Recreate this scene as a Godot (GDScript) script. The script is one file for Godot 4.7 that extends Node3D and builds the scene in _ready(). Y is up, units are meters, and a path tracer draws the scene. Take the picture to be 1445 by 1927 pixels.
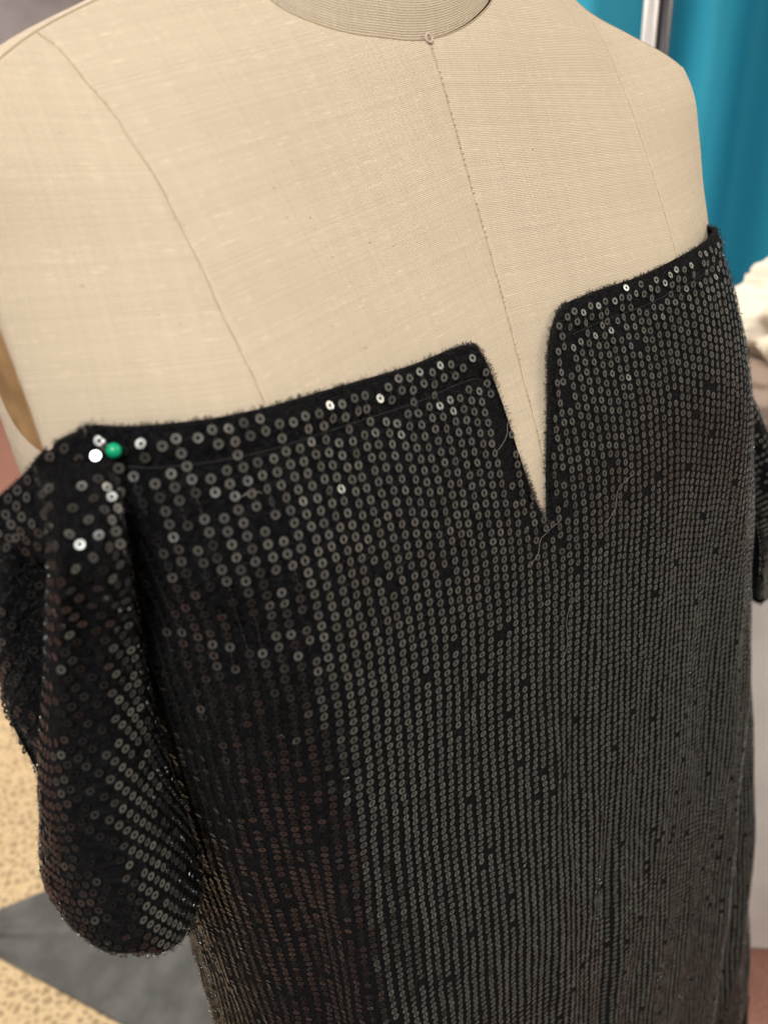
extends Node3D
# A linen dress form wearing a black sequined off-the-shoulder dress. Metres; the front neck point of the form is FNP.

const FNP := Vector3(0, 1.32, 0)
const EYE := Vector3(-0.2423, -0.016, 0.265)
var rng := RandomNumberGenerator.new()
var taken := {}
var M := {}

# ------------------------------------------------------------------ helpers
func numbered(called: String, parent: Node) -> String:
	var key := str(parent.get_instance_id()) + called
	var n: int = taken.get(key, 0)
	taken[key] = n + 1
	return called if n == 0 else "%s_%03d" % [called, n]

func put(called: String, mesh: Mesh, mat: Material, parent: Node = self) -> MeshInstance3D:
	var o := MeshInstance3D.new()
	o.mesh = mesh
	o.material_override = mat
	o.name = numbered(called, parent)
	parent.add_child(o, true)
	return o

func thing(called: String, at: Vector3, label: String, category: String, group := "") -> Node3D:
	var o := Node3D.new()
	o.name = numbered(called, self)
	o.position = at
	add_child(o, true)
	tag(o, label, category, group)
	return o

func tag(o: Node, label: String, category: String, group := "") -> void:
	o.set_meta("label", label)
	o.set_meta("category", category)
	if group:
		o.set_meta("group", group)

func structure(o: Node, label: String) -> void:
	o.set_meta("kind", "structure")
	o.set_meta("label", label)

func lin(r: float, g: float, b: float) -> Color:
	return Color(r, g, b).linear_to_srgb()

func mat(c: Color, rough := 0.8, metal := 0.0) -> StandardMaterial3D:
	var m := StandardMaterial3D.new()
	m.albedo_color = c
	m.roughness = rough
	m.metallic = metal
	return m

func lut(t: Array, y: float) -> float:      # cubic through points sorted by falling first value
	var n := t.size()
	if y >= t[0][0]:
		return t[0][1] + (y - t[0][0]) * (t[1][1] - t[0][1]) / (t[1][0] - t[0][0])
	if y <= t[n - 1][0]:
		return t[n - 1][1]
	var i := 0
	while y < t[i + 1][0]:
		i += 1
	var h: float = t[i + 1][0] - t[i][0]
	var u: float = (y - t[i][0]) / h
	var d: float = (t[i + 1][1] - t[i][1]) / h
	var m0: float = d
	var m1: float = d
	if i > 0:
		m0 = (d + (t[i][1] - t[i - 1][1]) / (t[i][0] - t[i - 1][0])) * 0.5
	if i < n - 2:
		m1 = (d + (t[i + 2][1] - t[i + 1][1]) / (t[i + 2][0] - t[i + 1][0])) * 0.5
	var u2 := u * u
	var u3 := u2 * u
	return (2 * u3 - 3 * u2 + 1) * t[i][1] + (u3 - 2 * u2 + u) * h * m0 + (3 * u2 - 2 * u3) * t[i + 1][1] + (u3 - u2) * h * m1

func grid(rows: Array, uvs: Array, st: SurfaceTool = null, flip := false) -> SurfaceTool:
	# rows: arrays of Vector3; one smooth sheet
	if st == null:
		st = SurfaceTool.new()
		st.begin(Mesh.PRIMITIVE_TRIANGLES)
	for i in rows.size() - 1:
		for j in rows[i].size() - 1:
			var q := [[i, j], [i, j + 1], [i + 1, j + 1], [i, j], [i + 1, j + 1], [i + 1, j]]
			if flip:
				q.reverse()
			for k in q:
				st.set_uv(uvs[k[0]][k[1]])
				st.add_vertex(rows[k[0]][k[1]])
	return st

func done(st: SurfaceTool) -> ArrayMesh:
	st.index()
	st.generate_normals()
	return st.commit()

func tube(path: Array, r: float, sides := 6, st: SurfaceTool = null) -> SurfaceTool:
	var rows := []
	var uvs := []
	for i in path.size():
		var t: Vector3 = (path[mini(i + 1, path.size() - 1)] - path[maxi(i - 1, 0)]).normalized()
		var a := t.cross(Vector3.UP if absf(t.y) < 0.9 else Vector3.RIGHT).normalized()
		var b := t.cross(a)
		var row := []
		var uv := []
		for k in sides + 1:
			var w := TAU * k / sides
			row.append(path[i] + (a * cos(w) + b * sin(w)) * r)
			uv.append(Vector2(float(k) / sides, i))
		rows.append(row)
		uvs.append(uv)
	return grid(rows, uvs, st)

func lathe(profile: Array, sides := 24) -> ArrayMesh:     # profile of (radius, height)
	var rows := []
	var uvs := []
	for p in profile:
		var row := []
		var uv := []
		for k in sides + 1:
			var w := TAU * k / sides
			row.append(Vector3(cos(w) * p[0], p[1], sin(w) * p[0]))
			uv.append(Vector2(w, p[1]))
		rows.append(row)
		uvs.append(uv)
	return done(grid(rows, uvs))

func box(size: Vector3, c := 0.004) -> ArrayMesh:        # a box with chamfered edges
	var st := SurfaceTool.new()
	st.begin(Mesh.PRIMITIVE_TRIANGLES)
	st.set_smooth_group(-1)
	var h := size * 0.5
	c = minf(c, minf(h.x, minf(h.y, h.z)) * 0.5)
	var P := func(s: Vector3, axis: int) -> Vector3:
		var v := s * (h - Vector3(c, c, c))
		v[axis] = s[axis] * h[axis]
		return v
	var face := func(p: Array) -> void:
		var n: Vector3 = (p[1] - p[0]).cross(p[2] - p[0])
		var mid := Vector3.ZERO
		for v in p:
			mid += v
		if n.dot(mid) > 0:
			p.reverse()
		for i in p.size() - 2:
			for k in [0, i + 1, i + 2]:
				st.set_uv(Vector2(p[k].x + p[k].z, p[k].y))
				st.add_vertex(p[k])
	for axis in 3:
		var u := (axis + 1) % 3
		var w := (axis + 2) % 3
		for s in [-1, 1]:
			var q := []
			for e in [[-1, -1], [-1, 1], [1, 1], [1, -1]]:
				var v := Vector3.ZERO
				v[axis] = s
				v[u] = e[0]
				v[w] = e[1]
				q.append(P.call(v, axis))
			face.call(q)
			for s2 in [-1, 1]:
				var q2 := []
				for e in [[axis, -1], [axis, 1], [u, 1], [u, -1]]:
					var v := Vector3.ZERO
					v[axis] = s
					v[u] = s2
					v[w] = e[1]
					q2.append(P.call(v, e[0]))
				face.call(q2)
	for sx in [-1, 1]:
		for sy in [-1, 1]:
			for sz in [-1, 1]:
				var v := Vector3(sx, sy, sz)
				face.call([P.call(v, 0), P.call(v, 1), P.call(v, 2)])
	st.generate_normals()
	return st.commit()

func scatter(called: String, mesh: Mesh, m: Material, xs: Array, colors: Array, parent: Node) -> MultiMeshInstance3D:
	var mm := MultiMesh.new()
	mm.transform_format = MultiMesh.TRANSFORM_3D
	mm.use_colors = colors.size() > 0
	mm.mesh = mesh
	mm.instance_count = xs.size()
	for i in xs.size():
		mm.set_instance_transform(i, xs[i])
		if colors.size() > 0:
			mm.set_instance_color(i, colors[i])
	var o := MultiMeshInstance3D.new()
	o.multimesh = mm
	o.material_override = m
	o.name = numbered(called, parent)
	o.set_meta("kind", "stuff")
	parent.add_child(o, true)
	return o

# ------------------------------------------------------------------ materials
func weave_maps(size: int, threads: int, sd: int, slub: float) -> Array:
	# plain weave: albedo variation and height, slubs run along the weft
	var r := RandomNumberGenerator.new()
	r.seed = sd
	var n1 := FastNoiseLite.new()
	n1.seed = sd
	n1.frequency = 0.018
	n1.fractal_octaves = 3
	var fat := []
	var tone := []
	var wfat := []
	for i in threads:
		fat.append(r.randf_range(0.92, 1.06))
		wfat.append(r.randf_range(0.8, 1.1))
		tone.append(r.randf_range(0.975, 1.0))
	var a := Image.create(size, size, false, Image.FORMAT_RGB8)
	var h := Image.create(size, size, false, Image.FORMAT_RGB8)
	var px := float(size) / threads
	for y in size:
		var ty := int(y / px)
		var fy := y / px - ty - 0.5
		for x in size:
			var tx := int(x / px)
			var fx := x / px - tx - 0.5
			# slub noise repeats over the tile, stretched along the weft
			var ang := TAU * x / size
			var s := n1.get_noise_3d(cos(ang) * 60.0, sin(ang) * 60.0, ty * 157.0 + 0.5)
			var w: float = fat[ty] * (1.0 + slub * maxf(0.0, s - 0.36) * 2.0)
			var weft := sqrt(maxf(0.0, 1.0 - pow(fy * 2.0 / w, 2.0)))
			var warp := sqrt(maxf(0.0, 1.0 - pow(fx * 2.0 / wfat[tx], 2.0)))
			var over := cos(PI * fx) * (1.0 if (tx + ty) % 2 == 0 else -0.35)
			var over2 := cos(PI * fy) * (1.0 if (tx + ty) % 2 == 1 else -0.35)
			var hh := maxf(weft * (0.5 + 0.5 * over), warp * (0.5 + 0.45 * over2))
			hh = clampf(hh + slub * 0.5 * maxf(0.0, s - 0.36), 0.0, 1.0)
			var t: float = tone[ty] * (0.55 + 0.45 * clampf(hh * 1.15, 0, 1)) + 0.10 * slub * maxf(0.0, s - 0.36)
			t = clampf(t, 0.0, 1.0)
			a.set_pixel(x, y, Color(t, t * (0.985 + 0.015 * t), t * (0.95 + 0.05 * t)))
			h.set_pixel(x, y, Color(hh, hh, hh))
	a.generate_mipmaps()
	return [ImageTexture.create_from_image(a), ImageTexture.create_from_image(h)]

func noise_tex(freq: float, sd: int, colors: Array, offs: Array, kind := FastNoiseLite.TYPE_SIMPLEX_SMOOTH, size := 512) -> NoiseTexture2D:
	var n := FastNoiseLite.new()
	n.noise_type = kind
	n.frequency = freq
	n.seed = sd
	n.fractal_octaves = 4
	if kind == FastNoiseLite.TYPE_CELLULAR:
		n.cellular_return_type = FastNoiseLite.RETURN_DISTANCE2_SUB
		n.fractal_octaves = 2
		n.domain_warp_enabled = true
		n.domain_warp_amplitude = 12.0
		n.domain_warp_frequency = 0.03
	var g := Gradient.new()
	g.offsets = PackedFloat32Array(offs)
	g.colors = PackedColorArray(colors)
	var t := NoiseTexture2D.new()
	t.noise = n
	t.width = size
	t.height = size
	t.seamless = true
	t.color_ramp = g
	return t

func make_materials() -> void:
	var w := weave_maps(1024, 84, 11, 0.38)
	for k in ["linen", "linen_side"]:
		var m := mat(lin(0.79, 0.69, 0.555), 0.95)
		m.albedo_texture = w[0]
		m.heightmap_enabled = true
		m.heightmap_texture = w[1]
		m.heightmap_scale = 0.035
		m.uv1_scale = Vector3(1.0 / 0.066, 1.0 / 0.060, 1)
		M[k] = m
	M.seam = mat(lin(0.42, 0.34, 0.24), 0.95)
	M.plate = mat(lin(0.42, 0.27, 0.13), 0.5)
	M.plate.albedo_texture = noise_tex(0.02, 5, [Color(0.82, 0.8, 0.78), Color(1, 1, 1)], [0.2, 0.8])
	M.plate.uv1_triplanar = true
	M.plate.uv1_scale = Vector3(6, 6, 6)
	var kn := weave_maps(256, 32, 23, 0.3)
	var f := mat(lin(0.0065, 0.0068, 0.0085), 0.95)
	f.metallic_specular = 0.2
	f.heightmap_enabled = true
	f.heightmap_texture = kn[1]
	f.heightmap_scale = 0.06
	f.uv1_scale = Vector3(1.0 / 0.034, 1.0 / 0.034, 1)
	f.albedo_texture = noise_tex(0.02, 8, [Color(0.55, 0.55, 0.6), Color(1, 1, 1)], [0.25, 0.8])
	f.rim_enabled = true
	f.rim = 0.04
	f.rim_tint = 0.3
	M.fabric = f
	var s := mat(Color(1, 1, 1), 0.34, 1.0)
	s.vertex_color_use_as_albedo = true
	M.sequin_many = s
	M.sequin = []
	for k in 5:
		var q := mat(lin(0.20, 0.212, 0.218), 0.25 + 0.025 * k, 1.0)
		if k == 1:
			q.albedo_color = lin(0.165, 0.175, 0.182)
		if k == 3:
			q.albedo_color = lin(0.225, 0.237, 0.24)
		M.sequin.append(q)
	M.fuzz = mat(lin(0.022, 0.022, 0.024), 0.9)
	M.fuzz_lit = mat(lin(0.08, 0.08, 0.084), 0.9)  # same fuzz in a paler colour, standing for grazing light on it
	M.thread = mat(lin(0.03, 0.03, 0.032), 0.6)
	M.stitch = mat(lin(0.008, 0.008, 0.01), 0.8)
	M.lint = mat(lin(0.24, 0.23, 0.21), 0.9)
	M.pin = mat(lin(0.0, 0.34, 0.17), 0.22)
	M.steel = mat(lin(0.6, 0.6, 0.6), 0.25, 1.0)
	M.upright = mat(lin(0.55, 0.55, 0.58), 0.45, 0.6)
	M.dark_steel = mat(lin(0.08, 0.08, 0.09), 0.4, 0.8)
	var cu := mat(lin(0.013, 0.32, 0.52), 0.75)
	cu.rim_enabled = true
	cu.rim = 0.3
	M.curtain = cu
	var wa := mat(lin(0.42, 0.40, 0.45), 0.9)
	wa.albedo_texture = noise_tex(0.008, 4, [Color(0.92, 0.92, 0.93), Color(1, 1, 1)], [0.2, 0.8])
	wa.uv1_triplanar = true
	M.wall = wa
	M.room = mat(lin(0.68, 0.66, 0.63), 0.9)
	M.ceiling = mat(lin(0.7, 0.68, 0.65), 0.9)
	var ca := mat(Color(1, 1, 1), 0.95)
	ca.albedo_texture = noise_tex(0.06, 6, [lin(0.29, 0.14, 0.112), lin(0.40, 0.205, 0.165)], [0.2, 0.8])
	ca.uv1_triplanar = true
	ca.uv1_scale = Vector3(4, 4, 4)
	var pile := noise_tex(0.2, 9, [Color(0, 0, 0), Color(1, 1, 1)], [0.2, 0.8])
	pile.as_normal_map = true
	pile.bump_strength = 6.0
	ca.normal_enabled = true
	ca.normal_texture = pile
	M.carpet = ca
	var ru := mat(Color(1, 1, 1), 0.95)
	ru.albedo_texture = noise_tex(0.035, 7, [lin(0.58, 0.46, 0.295), lin(0.50, 0.39, 0.245), lin(0.27, 0.20, 0.125), lin(0.35, 0.26, 0.165)], [0.0, 0.25, 0.45, 1.0], FastNoiseLite.TYPE_CELLULAR, 1024)
	ru.uv1_triplanar = true
	ru.uv1_scale = Vector3(1.8, 1.8, 1.8)
	M.rug = ru
	var gc := mat(lin(0.105, 0.11, 0.115), 0.85)
	gc.albedo_texture = noise_tex(0.03, 12, [Color(0.8, 0.8, 0.8), Color(1, 1, 1)], [0.2, 0.8])
	gc.uv1_triplanar = true
	M.grey = gc
	M.shirt = mat(lin(0.55, 0.53, 0.5), 0.9)
	M.dark_cloth = mat(lin(0.035, 0.028, 0.026), 0.9)
	M.mat = mat(lin(0.40, 0.40, 0.36), 0.9)
	M.mat.albedo_texture = wa.albedo_texture
	M.mat.uv1_triplanar = true
	M.white = mat(lin(0.72, 0.69, 0.68), 0.6)
	M.white.albedo_texture = wa.albedo_texture
	M.fluff = mat(lin(0.8, 0.75, 0.66), 0.95)
	M.taupe = mat(lin(0.28, 0.22, 0.19), 0.95)
	M.navy = mat(lin(0.02, 0.022, 0.05), 0.9)

# ------------------------------------------------------------------ the form's surface
var CF := [[0.035, -0.025], [0.012, -0.008], [0.0, 0.0], [-0.0142, 0.0071], [-0.0323, 0.0148], [-0.0539, 0.0236], [-0.075, 0.0327], [-0.1, 0.043], [-0.1262, 0.0529], [-0.1625, 0.0666], [-0.1941, 0.0725], [-0.24, 0.074]]
var PX := [[0.035, 0.152], [0.0063, 0.1426], [0.0014, 0.1392], [-0.0083, 0.1365], [-0.0183, 0.1328], [-0.0256, 0.1316], [-0.0388, 0.1288], [-0.0499, 0.1278], [-0.0633, 0.1263], [-0.0779, 0.1256], [-0.1, 0.1233], [-0.24, 0.12]]
var PZ := [[0.035, -0.062], [0.0063, -0.0292], [0.0014, -0.0228], [-0.0083, -0.0131], [-0.0183, -0.0043], [-0.0256, 0.0012], [-0.0388, 0.0109], [-0.0499, 0.0175], [-0.0633, 0.0256], [-0.0779, 0.0334], [-0.1, 0.0455], [-0.13, 0.058], [-0.2, 0.07], [-0.24, 0.07]]
var EZ := [[0.0, -0.02], [-0.0141, -0.0045], [-0.0282, 0.0055], [-0.0487, 0.0115], [-0.0727, 0.018], [-0.0974, 0.0245], [-0.13, 0.028], [-0.24, 0.03]]
# top boundary: the neck seam, then the shoulder seam (first value is minus x, so that it falls)
var TOPL := [[-0.0, -0.0006], [-0.0102, -0.0007], [-0.0225, 0.0006], [-0.0361, 0.0023], [-0.0478, 0.0055], [-0.0573, 0.0097], [-0.0622, 0.0136], [-0.068, 0.024], [-0.073, 0.0325], [-0.09, 0.0262], [-0.11, 0.0187], [-0.1426, 0.0063], [-0.166, -0.0055], [-0.186, -0.0175]]
var TOPR := [[-0.0, -0.0006], [-0.0107, 0.0008], [-0.026, 0.0045], [-0.0377, 0.0086], [-0.0496, 0.0139], [-0.058, 0.02], [-0.065, 0.029], [-0.073, 0.0365], [-0.09, 0.034], [-0.11, 0.0285], [-0.125, 0.0235], [-0.1426, 0.0150], [-0.155, 0.0070], [-0.166, -0.0008], [-0.178, -0.0090], [-0.186, -0.0165]]

func ex(y: float) -> float:
	return 0.186 - 0.022 * smoothstep(0.125, 0.2, -y)

func ytop(x: float) -> float:
	return lut(TOPR if x > 0 else TOPL, -absf(x))

func fz(x: float, y: float) -> float:
	x = absf(x)
	var c := lut(CF, y)
	var px := lut(PX, y)
	var pz := lut(PZ, y)
	if x <= px:
		return c + (pz - c) * (x / px) * (x / px)
	var d := ex(y) - px
	var u := minf((x - px) / d, 1.0)
	var ez := lut(EZ, y)
	var m0 := 2.0 * (pz - c) / px * d
	var m1 := (ez - pz) * 1.7
	var u2 := u * u
	var u3 := u2 * u
	return (2 * u3 - 3 * u2 + 1) * pz + (u3 - 2 * u2 + u) * m0 + (3 * u2 - 2 * u3) * ez + (u3 - u2) * m1

func panel(s: int, side: bool) -> ArrayMesh:
	var rows := []
	var uvs := []
	var cs := [0.0, 0.004, 0.01, 0.02]
	for k in range(1, 24):
		cs.append(0.02 + 0.96 * k / 24.0)
	cs.append_array([0.98, 0.99, 0.996, 1.0])
	var NY := 170
	for ci in cs.size():
		var c: float = cs[ci]
		var row := []
		var uv := []
		var x := 0.0
		var yt := 0.0
		for it in 12:
			x = c * lut(PX, yt) if not side else lerpf(lut(PX, yt), ex(yt), c)
			yt = ytop(s * x)
		for k in NY + 1:
			var t := float(k) / NY
			t = t * (0.35 + 0.65 * t) if t < 1.0 else 1.0
			var y := lerpf(yt, -0.24, t)
			var px := lut(PX, y)
			x = c * px if not side else lerpf(px, ex(y), c)
			var p := Vector3(s * x, y, fz(x, y))
			# roll the seam allowance in
			var wide := px if not side else ex(y) - px
			var d := minf(c, 1.0 - c) * wide
			if side and c > 0.5:
				d = 1.0
			d = minf(d, (yt - y) * 1.0 + 0.0002)
			var e := 0.001
			var dip := 0.0006 * (1.0 - sqrt(maxf(0.0, 1.0 - pow(1.0 - minf(d / e, 1.0), 2.0))))
			var n := Vector3(-(fz(s * x + 0.001, y) - fz(s * x - 0.001, y)) / 0.002, -(fz(x, y + 0.001) - fz(x, y - 0.001)) / 0.002, 1).normalized()
			p -= n * dip
			# the seam pulls small puckers into the cloth
			var sd := c * wide if side else minf(c, 1.0 - c) * wide
			p += n * 0.00011 * sin(y * 640.0 + 2.0 * sin(y * 90.0) + s) * exp(-sd / 0.005) * minf(1.0, sd / 0.001)
			# soft stuffing under the cloth
			p += n * 0.0006 * sin(x * 71.0 + y * 53.0 * s) * sin(y * 61.0 + 1.7) * minf(1.0, d * 60.0)
			row.append(p + FNP)
			var u := Vector2(s * x, -y * 1.08)
			uv.append(u.rotated(0.10 * s) if side else u.rotated(0.16 if s < 0 else -0.05))
		rows.append(row)
		uvs.append(uv)
	if side:      # the turned edge at the armhole
		for a in [0.35, 0.8, 1.2, 1.57]:
			var row := []
			var uv := []
			for k in NY + 1:
				var p: Vector3 = rows[cs.size() - 1][k]
				row.append(p + Vector3(s * 0.0028 * sin(a), 0, -0.0028 * (1 - cos(a)) * 1.6))
				uv.append(uvs[cs.size() - 1][k] + Vector2(s * 0.003 * a, 0))
			rows.append(row)
			uvs.append(uv)
	return done(grid(rows, uvs, null, s > 0))

func side_point(s: int, y: float, d: float, out: float) -> Vector3:   # d is the depth behind the front edge
	var x := ex(y) + 0.0026 + out + (0.25 * d - 5.5 * d * d if d < 0.055 else 0.25 * 0.055 - 5.5 * 0.003025 - 0.355 * (d - 0.055))
	return Vector3(s * x, y, lut(EZ, y) - 0.004 - d) + FNP

func plate_bottom(d: float) -> float:
	return lut([[0.0, -0.112], [-0.012, -0.1105], [-0.03, -0.103], [-0.043, -0.089], [-0.055, -0.06], [-0.062, -0.03]], -d)

func build_form() -> void:
	var form := thing("dress_form", Vector3(0, 0, 0), "cream linen dress form with bare neck and shoulders above the black dress", "dress form")
	for s in [-1, 1]:
		put("center_front_panel", panel(s, false), M.linen, form)
		put("side_front_panel", panel(s, true), M.linen_side, form)
	# back: from the shoulder seam over and down
	var rows := []
	var uvs := []
	for i in 61:
		var x := lerpf(-0.186, 0.186, i / 60.0)
		var yt := ytop(x)
		var zt := fz(x, yt)
		var neck := clampf((0.078 - absf(x)) / 0.012, 0.0, 1.0)
		yt = lerpf(yt, 0.045 - x * x * 2.5, neck)
		zt = lerpf(zt, -0.10 + x * x * 9.0, neck)
		var a4 := pow(absf(x) / 0.186, 4.0)
		var row := []
		var uv := []
		var yb := yt - 0.0135 - 0.025 * (1.0 - a4)
		for k in 41:
			var t := k / 20.0
			var p := Vector3.ZERO
			if t <= 1.0:
				var d := 0.11 * t
				var sx := 0.1886 + (0.25 * d - 5.5 * d * d if d < 0.055 else -0.0029 - 0.355 * (d - 0.055))
				p = Vector3(x / 0.186 * lerpf(0.186, sx, minf(1.0, t * 6.0)), lerpf(lerpf(yt - 0.0006, yb, t * t) + 0.0030 * sin(PI * t), yt - 0.0002 - 0.0132 * t, a4), lerpf(zt, lerpf(-0.125, -0.117, a4), t))
			else:
				var y := lerpf(yb, -0.24, t - 1.0)
				var back := -0.125 - 0.012 * sin(PI * (t - 1.0))
				p = Vector3(x / 0.186 * (ex(y) - 0.0198), y, lerpf(back, lut(EZ, y) - 0.114, a4))
			row.append(p + FNP)
			uv.append(Vector2(x, t * 0.15))
		rows.append(row)
		uvs.append(uv)
	put("back_panel", done(grid(rows, uvs)), M.linen, form)
	for s in [-1, 1]:
		rows = []
		uvs = []
		for i in 25:
			var d := 0.11 * i / 24.0
			var row := []
			var uv := []
			for k in 17:
				var y := lerpf(-0.0175 - 0.12 * d, minf(plate_bottom(d), -0.03), k / 16.0)
				row.append(side_point(s, y, d, -0.0012))
				uv.append(Vector2(d, y))
			rows.append(row)
			uvs.append(uv)
		put("arm_plate", done(grid(rows, uvs, null, s > 0)), M.plate, form)
		rows = []
		uvs = []
		for i in 25:
			var d := 0.11 * i / 24.0
			var row := []
			var uv := []
			for k in 17:
				var y := lerpf(minf(plate_bottom(d), -0.03), -0.24, k / 16.0)
				var o := 0.0 if k > 0 else -0.002
				row.append(side_point(s, y, d, o + 0.0008))
				uv.append(Vector2(d, -y))
			rows.append(row)
			uvs.append(uv)
		put("underarm_panel", done(grid(rows, uvs, null, s > 0)), M.linen_side, form)
	# neck
	var base := []
	for k in 23:
		var x := lerpf(-0.066, 0.066, k / 22.0)
		base.append(Vector3(x, ytop(x), fz(x, ytop(x)) - 0.0007))
	for p in [[0.0735, 0.032, -0.05], [0.068, 0.037, -0.07], [0.05, 0.042, -0.088], [0.025, 0.044, -0.098], [0.0, 0.045, -0.101], [-0.025, 0.044, -0.098], [-0.05, 0.042, -0.088], [-0.068, 0.037, -0.07], [-0.0735, 0.032, -0.05]]:
		base.append(Vector3(p[0], p[1], p[2]))
	base.append(base[0])
	rows = []
	uvs = []
	for k in 14:
		var t := k / 13.0
		var row := []
		var uv := []
		for i in base.size():
			var p: Vector3 = base[i]
			var top := Vector3(p.x * 0.84, 0.10 - p.z * 0.15, p.z * 0.9 - 0.008)
			var q := p.lerp(top, t)
			var inn := 0.0006 * (1.0 - minf(1.0, t * 6.0))
			q -= Vector3(p.x, 0, p.z + 0.045).normalized() * inn
			row.append(q + FNP)
			uv.append(Vector2(-t * 0.09, i * 0.0065))
		rows.append(row)
		uvs.append(uv)
	put("neck", done(grid(rows, uvs, null, true)), M.linen, form)
	var cap_c := Vector3(0, 0.11, -0.05) + FNP
	rows = [rows[13], rows[13].map(func(_p): return cap_c)]
	uvs = [uvs[13], uvs[13]]
	put("neck_cap", done(grid(rows, uvs, null, true)), M.plate, form)
	# seams: thread lying in each groove, and the little stitches along the centre line
	var path := []
	for k in 70:
		var y := lerpf(-0.001, -0.235, k / 69.0)
		path.append(Vector3(0, y, fz(0, y) - 0.0004) + FNP)
	put("center_seam", done(tube(path, 0.0003)), M.seam, form)
	for s in [-1, 1]:
		path = []
		for k in 70:
			var y := lerpf(0.006, -0.235, k / 69.0)
			var x := lut(PX, y)
			path.append(Vector3(s * x, y, fz(x, y) - 0.00045) + FNP)
		put("princess_seam", done(tube(path, 0.0003)), M.seam, form)
		path = []
		for k in 30:
			var x := lerpf(0.074, 0.185, k / 29.0)
			var y := ytop(s * x)
			path.append(Vector3(s * x, y + 0.0002, fz(x, y) - 0.0008) + FNP)
		put("shoulder_seam", done(tube(path, 0.0003)), M.seam, form)
	path = []
	for k in 41:
		var x := lerpf(-0.066, 0.066, k / 40.0)
		path.append(Vector3(x, ytop(x) - 0.0001, fz(x, ytop(x)) + 0.0001) + FNP)
	put("neck_seam", done(tube(path, 0.0003)), M.seam, form)
	var st := BoxMesh.new()
	st.size = Vector3(0.0012, 0.0005, 0.0003)
	var xs := []
	for k in 110:
		var y := -0.004 - k * 0.0021
		if rng.randf() < 0.62:
			xs.append(Transform3D(Basis(Vector3.FORWARD, rng.randf_range(-0.5, 0.5)), Vector3(rng.randf_range(-0.0004, 0.0004), y, fz(0, y) - 0.00005) + FNP))
	scatter("seam_stitches", st, M.seam, xs, [], form)
	# holes and specks that years of pins have left in the linen
	var hole := SphereMesh.new()
	hole.radius = 0.00028
	hole.height = 0.0003
	hole.radial_segments = 8
	hole.rings = 4
	var holes := []
	for k in 90:
		var x := rng.randf_range(-0.17, 0.17)
		var y := rng.randf_range(-0.12, -0.02)
		holes.append(Transform3D(Basis.from_scale(Vector3.ONE * rng.randf_range(0.6, 1.3)), Vector3(x, y, fz(x, y)) + FNP))
	scatter("pin_holes", hole, M.seam, holes, [], form)
	var ring := TorusMesh.new()
	ring.inner_radius = 0.0011
	ring.outer_radius = 0.0021
	ring.rings = 20
	ring.ring_segments = 8
	var eyelet := put("eyelet", ring, mat(lin(0.5, 0.42, 0.36), 0.6), form)
	eyelet.position = FNP + Vector3(-0.0003, -0.0004, 0.0009)
	eyelet.rotation.x = 1.1
	# pole and base, out of view; base widened to darken what low sequins mirror
	put("torso_bottom", lathe([[0.0, 1.08], [0.07, 1.08], [0.075, 1.095]], 32), M.plate, form).position = Vector3(0, 0, -0.03)
	put("pole", lathe([[0.016, 0.06], [0.016, 1.08]], 20), M.steel, form).position = Vector3(0, 0, -0.03)
	put("base", lathe([[0.0, 0.035], [0.02, 0.075], [0.08, 0.07], [0.33, 0.045], [0.36, 0.03], [0.35, 0.008], [0.0, 0.005]], 32), M.dark_steel, form).position = Vector3(0, 0, -0.03)

# ------------------------------------------------------------------ the dress
# y, z at centre, then right and left: x and z of the bust line, x and z of the side, roundness; last the back
var DRESS := [
	[-0.08, 0.037, 0.126, 0.040, 0.185, -0.03, 3.4, 0.126, 0.040, 0.187, -0.03, 3.4, -0.13],
	[-0.10, 0.046, 0.124, 0.050, 0.190, -0.03, 3.2, 0.124, 0.050, 0.189, -0.03, 3.2, -0.135],
	[-0.13, 0.058, 0.123, 0.062, 0.202, -0.03, 3.0, 0.122, 0.062, 0.190, -0.03, 3.0, -0.135],
	[-0.16, 0.068, 0.125, 0.070, 0.217, -0.03, 2.8, 0.122, 0.073, 0.190, -0.03, 2.6, -0.135],
	[-0.20, 0.076, 0.130, 0.075, 0.238, -0.03, 2.7, 0.122, 0.080, 0.189, -0.03, 2.2, -0.14],
	[-0.27, 0.081, 0.142, 0.077, 0.273, -0.03, 2.6, 0.123, 0.083, 0.184, -0.03, 1.9, -0.15],
	[-0.36, 0.088, 0.155, 0.080, 0.304, -0.03, 2.6, 0.125, 0.086, 0.178, -0.03, 1.8, -0.15],
	[-0.50, 0.098, 0.172, 0.090, 0.340, -0.03, 2.6, 0.130, 0.095, 0.174, -0.03, 1.8, -0.15],
	[-0.80, 0.118, 0.205, 0.108, 0.41, -0.03, 2.6, 0.140, 0.115, 0.195, -0.03, 1.8, -0.17],
	[-1.12, 0.138, 0.24, 0.125, 0.50, -0.03, 2.6, 0.150, 0.135, 0.215, -0.03, 1.8, -0.19]]
var DT := []          # one smooth table per column
const DY := 0.005
const DS := 0.002
const Y0 := -0.085
var TAB := []         # [level][side 0 right, 1 left] -> positions every DS of arc from the centre line

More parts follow.
